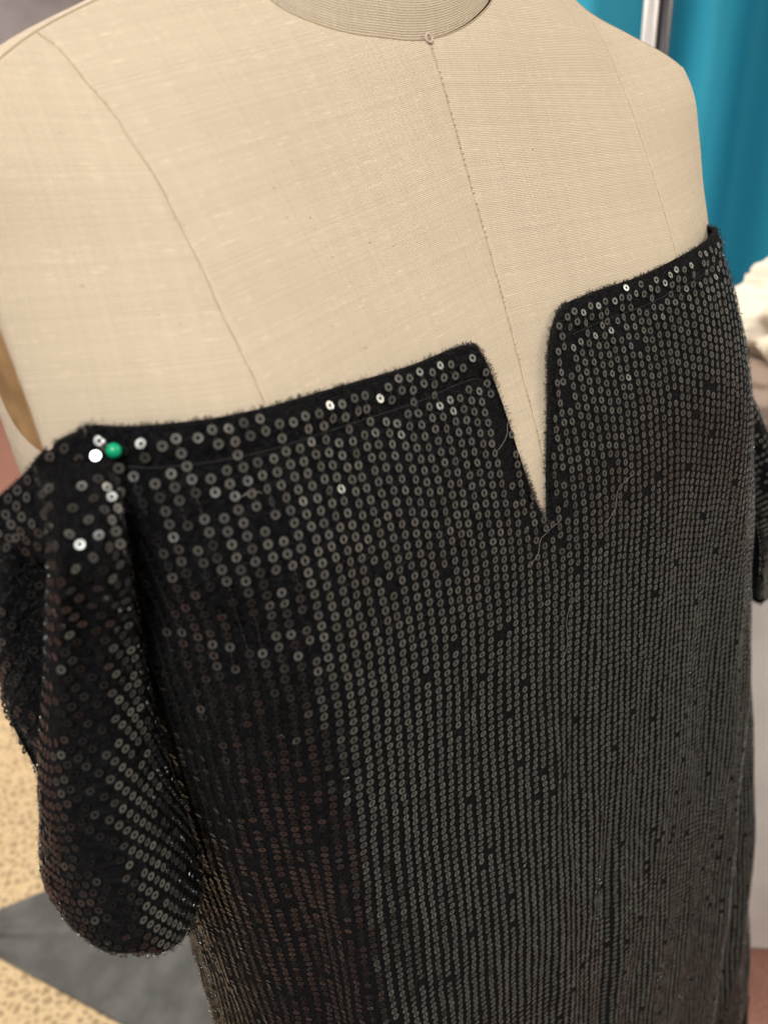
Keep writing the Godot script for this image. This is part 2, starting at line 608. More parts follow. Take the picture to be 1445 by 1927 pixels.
func half_loop(c: Array, y: float, s: int) -> PackedVector3Array:
	var o := 2 if s > 0 else 7
	var xr: float = c[o]
	var zr: float = c[o + 1]
	var xe: float = c[o + 2]
	var zs: float = c[o + 3]
	var n: float = c[o + 4]
	var pts := PackedVector3Array()
	for k in 60:
		var x := xr * k / 59.0
		pts.append(Vector3(s * x, y, c[1] + (zr - c[1]) * (x / xr) * (x / xr)))
	for k in range(1, 70):
		var a := PI / 2 * k / 69.0
		pts.append(Vector3(s * (xr + (xe - xr) * pow(sin(a), 2.0 / n)), y, zs + (zr - zs) * pow(maxf(cos(a), 0.0), 2.0 / n)))
	for k in range(1, 70):
		var a := PI / 2 * k / 69.0
		pts.append(Vector3(s * xe * maxf(cos(a), 0.0), y, zs - (zs - c[12]) * sin(a)))
	return pts

func make_table() -> void:
	for k in 13:
		DT.append(DRESS.map(func(r): return [r[0], r[k]]))
	var levels := int((1.12 + Y0) / DY) + 1
	for i in levels:
		var y := Y0 - i * DY
		var c := []
		for k in 13:
			c.append(lut(DT[k], y))
		var both := []
		for s in [1, -1]:
			var p := half_loop(c, y, s)
			var out := PackedVector3Array()
			var along := 0.0
			var want := 0.0
			for j in range(1, p.size()):
				var l := p[j - 1].distance_to(p[j])
				while want <= along + l and l > 0.0:
					out.append(p[j - 1].lerp(p[j], (want - along) / l))
					want += DS
				along += l
			both.append(out)
		TAB.append(both)

func skin(s: float, y: float) -> Vector3:
	var fi := clampf((Y0 - y) / DY, 0.0, TAB.size() - 1.001)
	var i := int(fi)
	var side := 0 if s >= 0 else 1
	var q := []
	for k in 2:
		var row: PackedVector3Array = TAB[i + k][side]
		var fj := clampf(absf(s) / DS, 0.0, row.size() - 1.001)
		var j := int(fj)
		q.append(row[j].lerp(row[j + 1], fj - j))
	return q[0].lerp(q[1], fi - i)

var folds := FastNoiseLite.new()
func gauss(v: float) -> float:
	return exp(-v * v)

func dress_at(s: float, y: float, off := 0.0) -> Vector3:
	var p := skin(s, y)
	var n := skin_normal(s, y)
	var low := clampf((-y - 0.16) / 0.2, 0.0, 1.0)
	var f := 0.0030 * folds.get_noise_2d(s * 1000.0 * 1.2, y * 1000.0 * 0.35) * (0.25 + low)
	# soft vertical folds that deepen towards the hem
	f -= 0.010 * low * gauss((s - (0.215 + 0.06 * low)) / 0.022)
	f -= 0.004 * low * gauss((s - 0.045) / 0.010) * clampf((-y - 0.36) / 0.1, 0, 1)
	f -= 0.010 * low * gauss((s + 0.160) / 0.016) * clampf((-y - 0.25) / 0.1, 0, 1)
	# the dent under the bust at the pinned side
	f -= 0.0028 * gauss((y + 0.175 + 0.12 * (s + 0.15)) / 0.012) * gauss((s + 0.165) / 0.045)
	f -= 0.0016 * gauss(Vector2(s + 0.1752, y + 0.1105).length() / 0.006)
	# the turned hem: a puffy fold, then the line of stitching that pulls it in
	var e := neckline(s) - y
	if e < 0.03:
		f += 0.0009 * gauss((e - 0.006) / 0.004) - 0.0012 * gauss((e - 0.0125) / 0.0011)
		f += 0.0005 * sin(s * 520.0) * gauss((e - 0.011) / 0.004)
	return p + n * (f + off)

func skin_normal(s: float, y: float) -> Vector3:
	var a := skin(s + 0.004, y) - skin(s - 0.004, y)
	var b := skin(s, minf(y + 0.006, Y0)) - skin(s, y - 0.006)
	return a.cross(b).normalized()

func dress_normal(s: float, y: float) -> Vector3:
	var a := dress_at(s + 0.003, y) - dress_at(s - 0.003, y)
	var b := dress_at(s, minf(y + 0.004, Y0)) - dress_at(s, y - 0.004)
	return a.cross(b).normalized()

# the V notch and the neckline; s is arc from the centre
var EDGE_L := [[0.0, -0.1675], [-0.002, -0.179], [-0.0038, -0.1895], [-0.0052, -0.1910], [-0.0075, -0.1860], [-0.0098, -0.1805], [-0.0135, -0.1695], [-0.0165, -0.154], [-0.0186, -0.138], [-0.0206, -0.1225], [-0.0230, -0.1135], [-0.0275, -0.1093], [-0.036, -0.1085], [-0.06, -0.1092], [-0.09, -0.1080], [-0.13, -0.106], [-0.17, -0.1025], [-0.185, -0.1025], [-0.200, -0.114], [-0.225, -0.145], [-0.27, -0.165]]
var EDGE_R := [[0.0, -0.1675], [-0.0045, -0.1525], [-0.0087, -0.1413], [-0.0150, -0.1250], [-0.0187, -0.1175], [-0.0230, -0.1117], [-0.030, -0.1065], [-0.045, -0.1045], [-0.09, -0.103], [-0.125, -0.099], [-0.16, -0.095], [-0.19, -0.0955]]

func neckline(s: float) -> float:
	if s < 0:
		return lut(EDGE_L, s)
	return lut(EDGE_R, -s)

func sheet(cols: Array, off: float, tmax: float, flip: bool) -> Array:
	var rows := []
	var uvs := []
	var NY := 130
	for s in cols:
		var yt := neckline(s)
		var row := []
		var uv := []
		for k in NY + 1:
			var t := pow(float(k) / NY, 1.35)
			var y := lerpf(yt, -1.1, t) if tmax > 1.0 else maxf(yt - tmax * k / NY, -1.1)
			row.append(dress_at(s, y, off) + FNP)
			uv.append(Vector2(s, y))
		rows.append(row)
		uvs.append(uv)
	return [rows, uvs]

func sequin_mesh(seg := 14) -> ArrayMesh:
	# a flat ring with a punched hole, slightly dished; it lies in xy and faces +z
	var st := SurfaceTool.new()
	st.begin(Mesh.PRIMITIVE_TRIANGLES)
	st.set_smooth_group(-1)
	var prof := [[0.00062, -0.00016], [0.00064, 0.0], [0.00168, 0.00002], [0.00168, -0.00012]]
	var rows := []
	var uvs := []
	for q in prof:
		var row := []
		var uv := []
		for k in seg + 1:
			var w := TAU * k / seg
			row.append(Vector3(cos(w) * q[0], sin(w) * q[0], q[1]))
			uv.append(Vector2(w, q[0]))
		rows.append(row)
		uvs.append(uv)
	grid(rows, uvs, st)
	st.generate_normals()
	return st.commit()

func frame(n: Vector3, up: Vector3) -> Basis:
	var x := up.cross(n).normalized()
	return Basis(x, n.cross(x), n)

var spots := []       # every sequin: [transform, parent]
func lay(p: Vector3, n: Vector3, parent: Node, jitter: float, size := 1.0) -> void:
	var b := frame(n, Vector3.UP)
	if rng.randf() < 0.035:
		jitter *= 1.8
	b = b * Basis.from_euler(Vector3(rng.randfn(0, jitter), rng.randfn(0, jitter), rng.randf() * TAU))
	spots.append([Transform3D(b.scaled_local(Vector3.ONE * size), p + n * (0.0007 + rng.randf() * 0.0002)), parent])

func fibre_mesh() -> ArrayMesh:       # one fine hair 1 unit long, slightly bent
	return done(tube([Vector3(0, 0, 0), Vector3(0.06, 0.02, 0.35), Vector3(0.18, 0.02, 0.7), Vector3(0.34, -0.03, 1.0)], 0.035, 3))

func hair(p: Vector3, dir: Vector3, length: float, thick: float) -> Transform3D:
	var z := dir.normalized()
	var x := z.cross(Vector3(rng.randfn(), rng.randfn(), rng.randfn())).normalized()
	return Transform3D(Basis(x * length * thick, z.cross(x) * length * thick, z * length), p)

# levels of a hanging sleeve: centre x, y, z, half width, tilt, half depth
func sleeve_section(lv: Array, u: float, phi: float, h: Vector3, n: Vector3) -> Vector3:
	var g := []
	for k in 6:
		g.append(lut(lv.map(func(r): return [-r[0], r[k + 1]]), -u))
	var c := cos(phi)
	var s := sin(phi)
	var wid: float = g[3]
	var e := 0.72
	var p := Vector3(g[0], g[1], g[2]) + h * wid * signf(c) * pow(absf(c), e) + Vector3(0, g[4] * 0.5 * c, 0)
	var deep: float = g[5] if s > 0 else g[5] * 0.45
	p += n * deep * signf(s) * pow(absf(s), 0.85)
	p += n * (0.0030 * sin(phi * 3.0 + u * 4.0) * (0.35 + u) + 0.0022 * sin(phi * 7.0 - u * 3.0) * exp(-u * 3.5) * minf(1.0, u * 8.0))
	return p

func build_sleeve(called: String, lv: Array, h: Vector3, n: Vector3, parent: Node, density: float, skew: float) -> void:
	var rows := []
	var uvs := []
	var NU := 60
	var NP := 64
	for i in NU + 1:
		var row := []
		var uv := []
		for k in NP + 1:
			var phi := TAU * k / NP
			row.append(sleeve_section(lv, float(i) / NU, phi, h, n) + FNP)
			uv.append(Vector2(0.12 * k / NP, 0.19 * i / NU).rotated(0.6))
		rows.append(row)
		uvs.append(uv)
	# the turned-up hem and the lining inside
	for q in [[0.0012, 0.93], [0.0008, 0.88], [-0.006, 0.80], [-0.02, 0.60]]:
		var row := []
		var uv := []
		var mid := Vector3.ZERO
		for k in NP:
			mid += rows[NU][k] / NP
		for k in NP + 1:
			var p: Vector3 = rows[NU][k]
			row.append(p.lerp(Vector3(mid.x, p.y, mid.z), 1.0 - q[1]) + Vector3(0, -q[0], 0))
			uv.append(uvs[NU][k])
		rows.append(row)
		uvs.append(uv)
	var o := put(called, done(grid(rows, uvs)), M.fabric, parent)
	var hem := []
	for k in 41:
		hem.append(sleeve_section(lv, 0.945, lerpf(-0.2, PI + 0.2, k / 40.0), h, n) + n * 0.0003 + FNP)
	put("hem_stitching", done(tube(hem, 0.00025, 4)), M.stitch, o)
	# sequins on a slanted grid over the sleeve
	var eps := 0.01
	var fuzz := []
	var length := 0.0
	for k in 20:
		length += sleeve_section(lv, k / 20.0, PI / 2, h, n).distance_to(sleeve_section(lv, (k + 1) / 20.0, PI / 2, h, n))
	for r in range(-60, 150):
		for c in range(-50, 80):
			var v := Vector2(c * 0.0049, r * 0.0041).rotated(skew)
			var u := v.y / length
			if u < 0.03 or u > 0.985:
				continue
			var radius := (sleeve_section(lv, u, 0.0, h, n) - sleeve_section(lv, u, PI, h, n)).length() * 0.35 + (sleeve_section(lv, u, PI / 2, h, n) - sleeve_section(lv, u, -PI / 2, h, n)).length() * 0.25
			var ph := PI / 2 + v.x / radius
			if ph < -0.3 or ph > PI + 0.3 or rng.randf() > density:
				continue
			var p := sleeve_section(lv, u, ph, h, n)
			var du := sleeve_section(lv, minf(u + eps, 1), ph, h, n) - sleeve_section(lv, maxf(u - eps, 0), ph, h, n)
			var dp := sleeve_section(lv, u, ph + eps, h, n) - sleeve_section(lv, u, ph - eps, h, n)
			var nn := du.cross(dp).normalized()
			if nn.dot(h * cos(ph) + n * sin(ph)) < 0:
				nn = -nn
			lay(p + FNP, nn, o, 0.09, 0.9)
	for k in 5200:
		var u := rng.randf()
		var ph := rng.randf_range(-0.5, PI + 0.5)
		var p := sleeve_section(lv, u, ph, h, n)
		var out := (h * cos(ph) + n * sin(ph)).normalized()
		fuzz.append(hair(p + FNP, out + Vector3(rng.randfn(), rng.randfn(), rng.randfn()) * 0.9, rng.randf_range(0.0012, 0.0026), rng.randf_range(0.35, 0.6)))
	for k in 500:
		var ph := TAU * k / 500.0
		var p := sleeve_section(lv, 1.0, ph, h, n)
		fuzz.append(hair(p + FNP, Vector3(0, -1, 0) + Vector3(rng.randfn(), rng.randfn(), rng.randfn()) * 0.5, rng.randf_range(0.001, 0.003), 0.9))
	scatter("fuzz", fibre_mesh(), M.fuzz_lit if called == "sleeve_fold" else M.fuzz, fuzz, [], o)

func build_dress(cam: Camera3D) -> void:
	folds.seed = 4
	folds.frequency = 0.012
	folds.fractal_octaves = 2
	make_table()
	var dress := thing("sequined_dress", Vector3.ZERO, "black sequined off-the-shoulder dress with a V notch, pinned onto the cream form", "dress")
	# the cloth
	var cols := []
	var sL := -0.50
	while sL < -0.03:
		cols.append(sL)
		sL += 0.004
	while sL < 0.045:
		cols.append(sL)
		sL += 0.0005 if absf(sL) < 0.026 else 0.001
	while sL < 0.66:
		cols.append(sL)
		sL += 0.004
	var outer := sheet(cols, 0.0, 2.0, false)
	var inner := sheet(cols, -0.0016, 0.03, false)
	var st := grid(outer[0], outer[1])
	grid(inner[0], inner[1], st, true)
	var rim := [[], [], []]
	var rimuv := [[], [], []]
	for i in cols.size():
		var a: Vector3 = outer[0][i][0]
		var b: Vector3 = inner[0][i][0]
		rim[0].append(b)
		rim[1].append((a + b) * 0.5 + Vector3(0, 0.0006, 0))
		rim[2].append(a)
		for k in 3:
			rimuv[k].append(outer[1][i][0])
	grid(rim, rimuv, st, true)
	var body := put("bodice_and_skirt", done(st), M.fabric, dress)
	# sequins in columns that follow the drop of the cloth
	var threads := []
	for ci in range(-70, 80):
		var phase := rng.randf() * 0.0007 + (ci % 2) * 0.0012
		var last := Vector3.ZERO
		var r := 0
		var y := -0.096 - phase
		while y > -1.0:
			var s := ci * 0.0055 * (1.0 + 0.10 * clampf((-y - 0.2) / 0.5, 0, 1.4)) + 0.0028
			s += 0.0007 * folds.get_noise_2d(ci * 40.0, y * 3000.0) + rng.randfn() * 0.00016
			var step := 0.0042 if y > -0.5 else 0.0050
			y -= step + rng.randfn() * 0.00012
			var edge := neckline(s) - y
			var sidegap := 0.0
			if absf(s) < 0.03 and y > -0.2:      # distance from the notch
				var e := 0.0
				while e < 0.014:
					if y > neckline(s - signf(s + 0.004) * e):
						break
					e += 0.0008
				edge = minf(edge, e + 0.0008)
			if edge < 0.0022:
				last = Vector3.ZERO
				continue
			if s < -0.40 or s > 0.45:
				continue
			# the turned hem: a row along the fold, then bare stitching
			var odds := 1.0
			if s > -0.032 and s < 0.0 and y > -0.165 and edge > 0.0062 and edge < 0.0125:
				odds = 0.06          # the bare folded facing left of the notch
			elif edge > 0.0100 and edge < 0.0135:
				odds = 0.45
			if edge < 0.0035 and rng.randf() < 0.2:
				odds = 0.0
			if s < -0.13:
				odds *= 0.97
			if rng.randf() > odds * 0.985:
				continue
			var p := dress_at(s, y) + FNP
			var n := dress_normal(s, y)
			lay(p, n, dress, 0.07 if s > -0.13 else 0.11)
			if last != Vector3.ZERO and y > -0.5 and last.distance_to(p) < 0.008:
				var d := p - last
				threads.append(Transform3D(frame(n, d) * Basis.from_scale(Vector3(1, d.length(), 1)), (p + last) * 0.5 + n * 0.00125))
			last = p
	var bit := BoxMesh.new()
	bit.size = Vector3(0.00018, 0.8, 0.00012)
	scatter("sequin_threads", bit, M.thread, threads, [], dress)
	# sleeves
	var h := Vector3(0.917, 0, 0.399)
	var n := Vector3(-0.399, 0, 0.917)
	var front := [[0.0, -0.1855, -0.1095, 0.0370, 0.0100, -0.0028, 0.003], [0.05, -0.1865, -0.1145, 0.0430, 0.0100, -0.003, 0.007], [0.13, -0.1910, -0.1248, 0.0546, 0.0098, -0.0043, 0.014], [0.28, -0.1955, -0.1524, 0.0526, 0.0123, -0.0065, 0.018], [0.44, -0.2005, -0.1832, 0.0504, 0.0154, -0.0095, 0.022], [0.62, -0.2050, -0.2160, 0.0484, 0.0200, -0.0150, 0.027], [0.76, -0.2065, -0.2390, 0.0474, 0.0228, -0.0210, 0.030], [0.88, -0.2080, -0.2580, 0.0464, 0.0250, -0.028, 0.033], [0.95, -0.2085, -0.2680, 0.0458, 0.0252, -0.033, 0.033], [1.0, -0.2090, -0.2745, 0.0450, 0.0232, -0.036, 0.029]]
	for r in front:
		var k: float = 1.0 + 0.10 * smoothstep(0.0, 0.4, r[0])
		r[1] = EYE.x + k * (r[1] - EYE.x)
		r[2] = EYE.y + k * (r[2] - EYE.y)
		r[3] = EYE.z + k * (r[3] - EYE.z)
		for m in [4, 5, 6]:
			r[m] *= k
	build_sleeve("sleeve", front, h, n, dress, 0.93, 0.6)
	var back := [[0.0, -0.1809, -0.1160, 0.0189, 0.0084, -0.0032, 0.006], [0.09, -0.1864, -0.1321, 0.0165, 0.0130, -0.0054, 0.008], [0.16, -0.1920, -0.1411, 0.0142, 0.0167, -0.0074, 0.009], [0.33, -0.1980, -0.1613, 0.0115, 0.0185, -0.0092, 0.009], [0.5, -0.2039, -0.1830, 0.0090, 0.0179, -0.01, 0.009], [0.67, -0.2074, -0.2045, 0.0074, 0.0167, -0.0102, 0.009], [0.79, -0.2093, -0.2199, 0.0066, 0.0153, -0.01, 0.008], [1.0, -0.2107, -0.2481, 0.0060, 0.0105, -0.0076, 0.006]]
	build_sleeve("sleeve_fold", back, h, n, dress, 0.45, -0.4)
	# the yoke: the neckline runs on over the pinned corner into the sleeve's upper edge
	var YT := [[0.0, -0.1680, -0.1060, 0.0400], [0.2, -0.1785, -0.1035, 0.0335], [0.4, -0.1880, -0.1085, 0.0245], [0.6, -0.1960, -0.1175, 0.018], [0.8, -0.2040, -0.1240, 0.013], [1.0, -0.2200, -0.1330, 0.004]]
	var YB := [[0.0, -0.1745, -0.1300, 0.0405], [0.2, -0.1830, -0.1330, 0.0420], [0.4, -0.1920, -0.1380, 0.0400], [0.6, -0.1990, -0.1450, 0.0240], [0.8, -0.2070, -0.1520, 0.0120], [1.0, -0.2150, -0.1600, 0.0010]]
	var yoke := func(a: float, b: float) -> Vector3:
		var t := Vector3(lut(YT.map(func(r): return [-r[0], r[1]]), -a), lut(YT.map(func(r): return [-r[0], r[2]]), -a), lut(YT.map(func(r): return [-r[0], r[3]]), -a))
		var u := Vector3(lut(YB.map(func(r): return [-r[0], r[1]]), -a), lut(YB.map(func(r): return [-r[0], r[2]]), -a), lut(YB.map(func(r): return [-r[0], r[3]]), -a))
		var p := t.lerp(u, b) + n * (0.0035 * sin(b * PI) + 0.0018 * sin(a * 11.0 + b * 2.0) * b)
		return p + FNP
	var yr := []
	var yu := []
	var yi := []
	for i in 41:
		var row := []
		var uv := []
		var row2 := []
		for k in 25:
			row.append(yoke.call(i / 40.0, k / 24.0))
			row2.append(yoke.call(i / 40.0, k / 24.0) - n * 0.0016)
			uv.append(Vector2(i * 0.0014, k * 0.0014))
		row.push_front((row[0] + row2[0]) * 0.5 + Vector3(0, 0.0006, 0))
		row.push_front(row2[0])
		uv.push_front(uv[0])
		uv.push_front(uv[0])
		yr.append(row)
		yu.append(uv)
		yi.append(row2)
	var yst := grid(yr, yu)
	grid(yi, yu.map(func(u): return u.slice(2)), yst, true)
	var yk := put("sleeve_yoke", done(yst), M.fabric, dress)
	var yf := []
	for i in 11:
		for k in 7:
			if rng.randf() < 0.25:
				continue
			var a := (i + 0.5 + 0.3 * (k % 2)) / 11.5
			var b := 0.08 + k * 0.135
			var p: Vector3 = yoke.call(a, b)
			var e1: Vector3 = yoke.call(a + 0.01, b) - p
			var e2: Vector3 = yoke.call(a, b + 0.01) - p
			var nn := e1.cross(e2).normalized()
			lay(p, nn if nn.dot(n) > 0 else -nn, yk, 0.08)
	for k in 2200:
		var b := 0.0 if k % 3 == 0 else rng.randf()
		yf.append(hair(yoke.call(rng.randf(), b), (Vector3.UP if b == 0.0 else n) + Vector3(rng.randfn(), rng.randfn(), rng.randfn()) * 0.6, rng.randf_range(0.0008, 0.0019), 0.8))
	scatter("fuzz", fibre_mesh(), M.fuzz, yf, [], yk)
	var far := [[0.0, 0.183, -0.100, 0.0, 0.010, 0.0, 0.008], [0.2, 0.200, -0.150, 0.005, 0.018, 0.0, 0.012], [0.42, 0.240, -0.215, 0.028, 0.024, 0.0, 0.014], [0.7, 0.295, -0.32, 0.04, 0.032, 0.0, 0.018], [1.0, 0.305, -0.385, 0.04, 0.034, 0.0, 0.018]]
	build_sleeve("sleeve", far, Vector3(0.9, 0, -0.43), Vector3(0.43, 0, 0.9), dress, 0.8, 0.3)
	# frayed nap along the cut edges and over the cloth
	var nap := []
	for k in 12000:
		var s := rng.randf_range(-0.2, 0.25)
		if k % 3 == 0:
			s = rng.randf_range(-0.03, 0.035)
		if folds.get_noise_1d(s * 9000.0) < rng.randf_range(-0.5, 0.15):
			continue
		var y := neckline(s) - rng.randf() * 0.0012
		var p := dress_at(s, y, -rng.randf() * 0.0016) + FNP
		var n2 := skin_normal(s, y)
		var up := Vector3.UP
		if absf(s) < 0.022 and y < -0.116:
			up = Vector3(-signf(s + 0.004), 0.3, 0)
		nap.append(hair(p, up + n2 * 0.3 + Vector3(rng.randfn(), rng.randfn(), rng.randfn()) * 0.55, rng.randf_range(0.0009, 0.0026), 0.9))
	scatter("frayed_edge", fibre_mesh(), M.fuzz, nap, [], dress)
	var fz2 := []
	for k in 22000:
		var s := rng.randf_range(-0.23, 0.25)
		var y := neckline(s) - rng.randf() * rng.randf() * 0.45 - 0.001
		var p := dress_at(s, y) + FNP
		var n2 := skin_normal(s, y)
		fz2.append(hair(p, n2 * 0.8 + Vector3(rng.randfn(), rng.randfn(), rng.randfn()), rng.randf_range(0.0012, 0.0032), rng.randf_range(0.4, 0.7)))
	scatter("fuzz", fibre_mesh(), M.fuzz, fz2, [], dress)
	# hem stitching below the neckline
	var path := []
	var hs := -0.185
	while hs < -0.012:
		path.append(dress_at(hs, neckline(hs) - 0.0125, 0.0002) + FNP)
		hs += 0.003
	put("hem_stitching", done(tube(path, 0.00025, 4)), M.stitch, dress)
	path = []
	hs = 0.034
	while hs < 0.19:
		path.append(dress_at(hs, neckline(hs) - 0.0125, 0.0002) + FNP)
		hs += 0.003
	put("hem_stitching", done(tube(path, 0.00025, 4)), M.stitch, dress)
	# hand out the sequins: the 300 largest in view are parts, the others one mass per cloth
	var view := cam.global_transform.affine_inverse()
	var order := []
	for i in spots.size():
		var q: Vector3 = view * spots[i][0].origin
		var inside := q.z < 0 and absf(q.x / q.z) < 0.48 and absf(q.y / q.z) < 0.64
		var face: float = spots[i][0].basis.z.dot((cam.global_position - spots[i][0].origin).normalized())
		order.append([face / q.length_squared() if inside else 0.0, i])
	order.sort_custom(func(a, b): return a[0] > b[0])
	var ring := sequin_mesh()
	var rest := {}
	var tint := {}
	for k in order.size():
		var sp: Array = spots[order[k][1]]
		if k < 300:
			var o := put("sequin", ring, M.sequin[rng.randi() % 5], sp[1])
			o.transform = sp[0]
			continue
		if not rest.has(sp[1]):
			rest[sp[1]] = []
			tint[sp[1]] = []
		rest[sp[1]].append(sp[0])
		var g := rng.randf_range(0.145, 0.215)
		tint[sp[1]].append(Color(g * 0.94, g, g * 1.03))
	for parent in rest:
		scatter("sequins", ring, M.sequin_many, rest[parent], tint[parent], parent)
	# the pin and the lint
	var at := dress_at(-0.1752, -0.1085, 0.0) + FNP
	var pn := skin_normal(-0.1752, -0.1085)
	var pin := thing("pearl_head_pin", at, "straight pin with a round green head at the neckline's pinned corner", "pin")
	var head := SphereMesh.new()
	head.radius = 0.0024
	head.height = 0.0048
	head.radial_segments = 32
	head.rings = 16
	put("pin_head", head, M.pin, pin).position = pn * 0.0030
	put("pin_shaft", done(tube([pn * 0.0035, pn * 0.001 + Vector3(0.004, -0.001, -0.002), Vector3(0.016, -0.004, -0.006)], 0.0003)), M.steel, pin)
	var L := [
		["pale stray thread arched over the sequins left of the V notch", -0.030, -0.150, -0.008, -0.139, 0.003],
		["thin wavy lint thread below the left side of the V notch", -0.022, -0.205, 0.0, -0.192, 0.002],
		["long curved lint hair on the skirt well below the notch", 0.000, -0.270, 0.012, -0.232, 0.003],
		["faint lint thread lying right of the V notch's point", 0.034, -0.205, 0.055, -0.188, 0.002],
		["short white lint hair among the sequins near the green pin", -0.145, -0.129, -0.138, -0.130, 0.001],
		["little curled white thread right beside the green pin", -0.183, -0.104, -0.180, -0.101, 0.002],
		["short lint hair near the dress's far right edge", 0.150, -0.165, 0.155, -0.178, 0.001]]
	for q in L:
		path = []
		for k in 13:
			var t := k / 12.0
			path.append(dress_at(lerpf(q[1], q[3], t) + 0.0012 * sin(t * 9.0), lerpf(q[2], q[4], t) + q[5] * sin(t * PI), 0.0018 + 0.0012 * sin(t * 7.0)) + FNP)
		tag(put("lint_thread", done(tube(path, 0.00009, 4)), M.lint), q[0], "thread", "stray threads on the dress")

# ------------------------------------------------------------------ what stands around
func cloth_blob(called: String, at: Vector3, r: Vector3, m: Material, sd: int, amp: float, freq: float, label: String, cat: String) -> void:
	var nz := FastNoiseLite.new()
	nz.seed = sd
	nz.frequency = freq
	nz.fractal_octaves = 4
	var rows := []
	var uvs := []
	for i in 49:
		var row := []
		var uv := []
		for k in 65:
			var th := PI * i / 48.0
			var ph := TAU * k / 64.0
			var d := Vector3(sin(th) * cos(ph), cos(th), sin(th) * sin(ph))
			var v := d * r * (1.0 + amp * (nz.get_noise_3dv(d * 10.0) * 1.6))
			v.y = maxf(v.y, -r.y * 0.7)
			row.append(v + Vector3(0, r.y * 0.7, 0))
			uv.append(Vector2(k, i))
		rows.append(row)
		uvs.append(uv)
	var o := put(called, done(grid(rows, uvs)), m)
	o.position = at
	tag(o, label, cat)

func build_surroundings() -> void:
	var fl := put("floor", box(Vector3(7.4, 0.1, 8.4), 0.0), M.carpet)
	fl.position = Vector3(0, -0.05, -0.8)
	structure(fl, "dull red carpeted floor of the room")
	# tan spotted rug
	var rug := put("spotted_rug", box(Vector3(1.05, 0.012, 1.6), 0.005), M.rug)
	rug.position = Vector3(-0.12, 0.006, -1.12)
	tag(rug, "tan rug with brown blotches on the floor below the sleeve", "rug")
	# grey cloth spread on the rug, with a few low folds
	var rows := []
	var uvs := []
	var A := Vector3(-0.372, 0, -0.948)
	var B := Vector3(0.10, 0, -0.82)
	var Cc := Vector3(-0.075, 0, -0.33)
	var D := Vector3(-0.365, 0, -0.935)
	for i in 61:
		var row := []
		var uv := []
		for k in 41:
			var a := i / 60.0
			var b := k / 40.0
			var p := A.lerp(B, a).lerp(D.lerp(Cc, a), b)
			p.y = 0.016 + 0.006 * maxf(0.0, sin(b * 9.0 + a * 3.0)) + 0.010 * gauss((b - 0.55 + 0.2 * a) * 12.0)
			row.append(p)
			uv.append(Vector2(a, b))
		rows.append(row)
		uvs.append(uv)
	var under := []
	for r in rows:
		under.append(r.map(func(p): return p - Vector3(0, 0.003, 0)))
	var stc := grid(rows, uvs)
	grid(under, uvs, stc, true)
	tag(put("grey_cloth", done(stc), M.grey), "dark grey cloth spread over the spotted rug at the form's foot", "cloth")
	var mt := put("unseen_floor_mat", box(Vector3(2.3, 0.012, 2.1), 0.005), M.mat)  # out of view, gives the skirt sequins a pale grey to mirror
	mt.position = Vector3(1.15, 0.006, 1.45)
	tag(mt, "unseen pale grey mat, placed in front for the skirt sequins to mirror", "mat")
	var dc := put("unseen_dark_cloth", box(Vector3(1.15, 0.01, 1.55), 0.004), M.dark_cloth)  # out of view, darkens what the left sequins and the sleeve mirror
	dc.position = Vector3(-1.26, 0.005, 0.05)
	tag(dc, "unseen black brown cloth, placed left of the form for its sequins to mirror", "cloth")
	# walls
	var wl := put("back_wall", box(Vector3(7.4, 2.75, 0.12), 0.0), M.wall)
	wl.position = Vector3(0, 1.375, -5.06)
	structure(wl, "pale lavender grey back wall")
	for q in [["side_wall", Vector3(0.12, 2.75, 8.4), Vector3(-3.76, 1.375, -0.8)], ["side_wall", Vector3(0.12, 2.75, 8.4), Vector3(3.76, 1.375, -0.8)], ["front_wall", Vector3(7.4, 2.75, 0.12), Vector3(0, 1.375, 3.46)]]:
		var o := put(q[0], box(q[1], 0.0), M.room)
		o.position = q[2]
		structure(o, "plain wall of the room")
	var ce := put("ceiling", box(Vector3(7.64, 0.1, 8.64), 0.0), M.ceiling)
	ce.position = Vector3(0, 2.8, -0.8)
	structure(ce, "plain white ceiling of the room")
	# strip between two wall panels
	var strip := put("wall_strip", box(Vector3(0.03, 2.7, 0.012), 0.003), M.white)
	strip.position = Vector3(0.72, 1.36, -4.985)
	tag(strip, "narrow upright joint strip on the lavender grey wall", "trim")
	# curtain
	var mid := Vector3(1.62, 0, -0.86)
	var al := Vector3(0.60, 0, 0.80)
	var nn := Vector3(-0.80, 0, 0.60)
	rows = []
	uvs = []
	for i in 241:
		var row := []
		var uv := []
		var t := lerpf(-1.15, 1.35, i / 240.0)
		for k in 41:
			var v := k / 40.0
			var y := lerpf(2.35, 0.03, v)
			var sp := 1.0 + 0.12 * sin(v * 2.0 + t)
			var f := 0.052 * sin(t * 23.0 * sp + 0.9 * sin(v * 2.0)) + 0.022 * sin(t * 43.0 + v * 1.2) * (0.5 + 0.5 * v) + 0.014 * sin(t * 9.0 - v * 2.0) + 0.020 * sin(t * 14.0 - v * 6.0) * gauss((v - 0.35) * 2.5)
			f += 0.006 * sin(v * 26.0 + t * 14.0) * gauss((v - 0.42) * 6.0)
			row.append(mid + al * t + nn * f + Vector3(0, y, 0))
			uv.append(Vector2(t, v * 2.3))
		rows.append(row)
		uvs.append(uv)
	tag(put("teal_curtain", done(grid(rows, uvs)), M.curtain), "teal blue curtain hanging in soft folds behind the form's far shoulder", "curtain")
	# rack uprights
	var rack := thing("garment_rack", Vector3(1.0, 0, -0.575), "metal garment rack uprights standing before the teal curtain", "garment rack")
	put("upright", lathe([[0.0, 0.0], [0.0115, 0.0], [0.0115, 1.9], [0.0, 1.9]], 20), M.upright, rack)
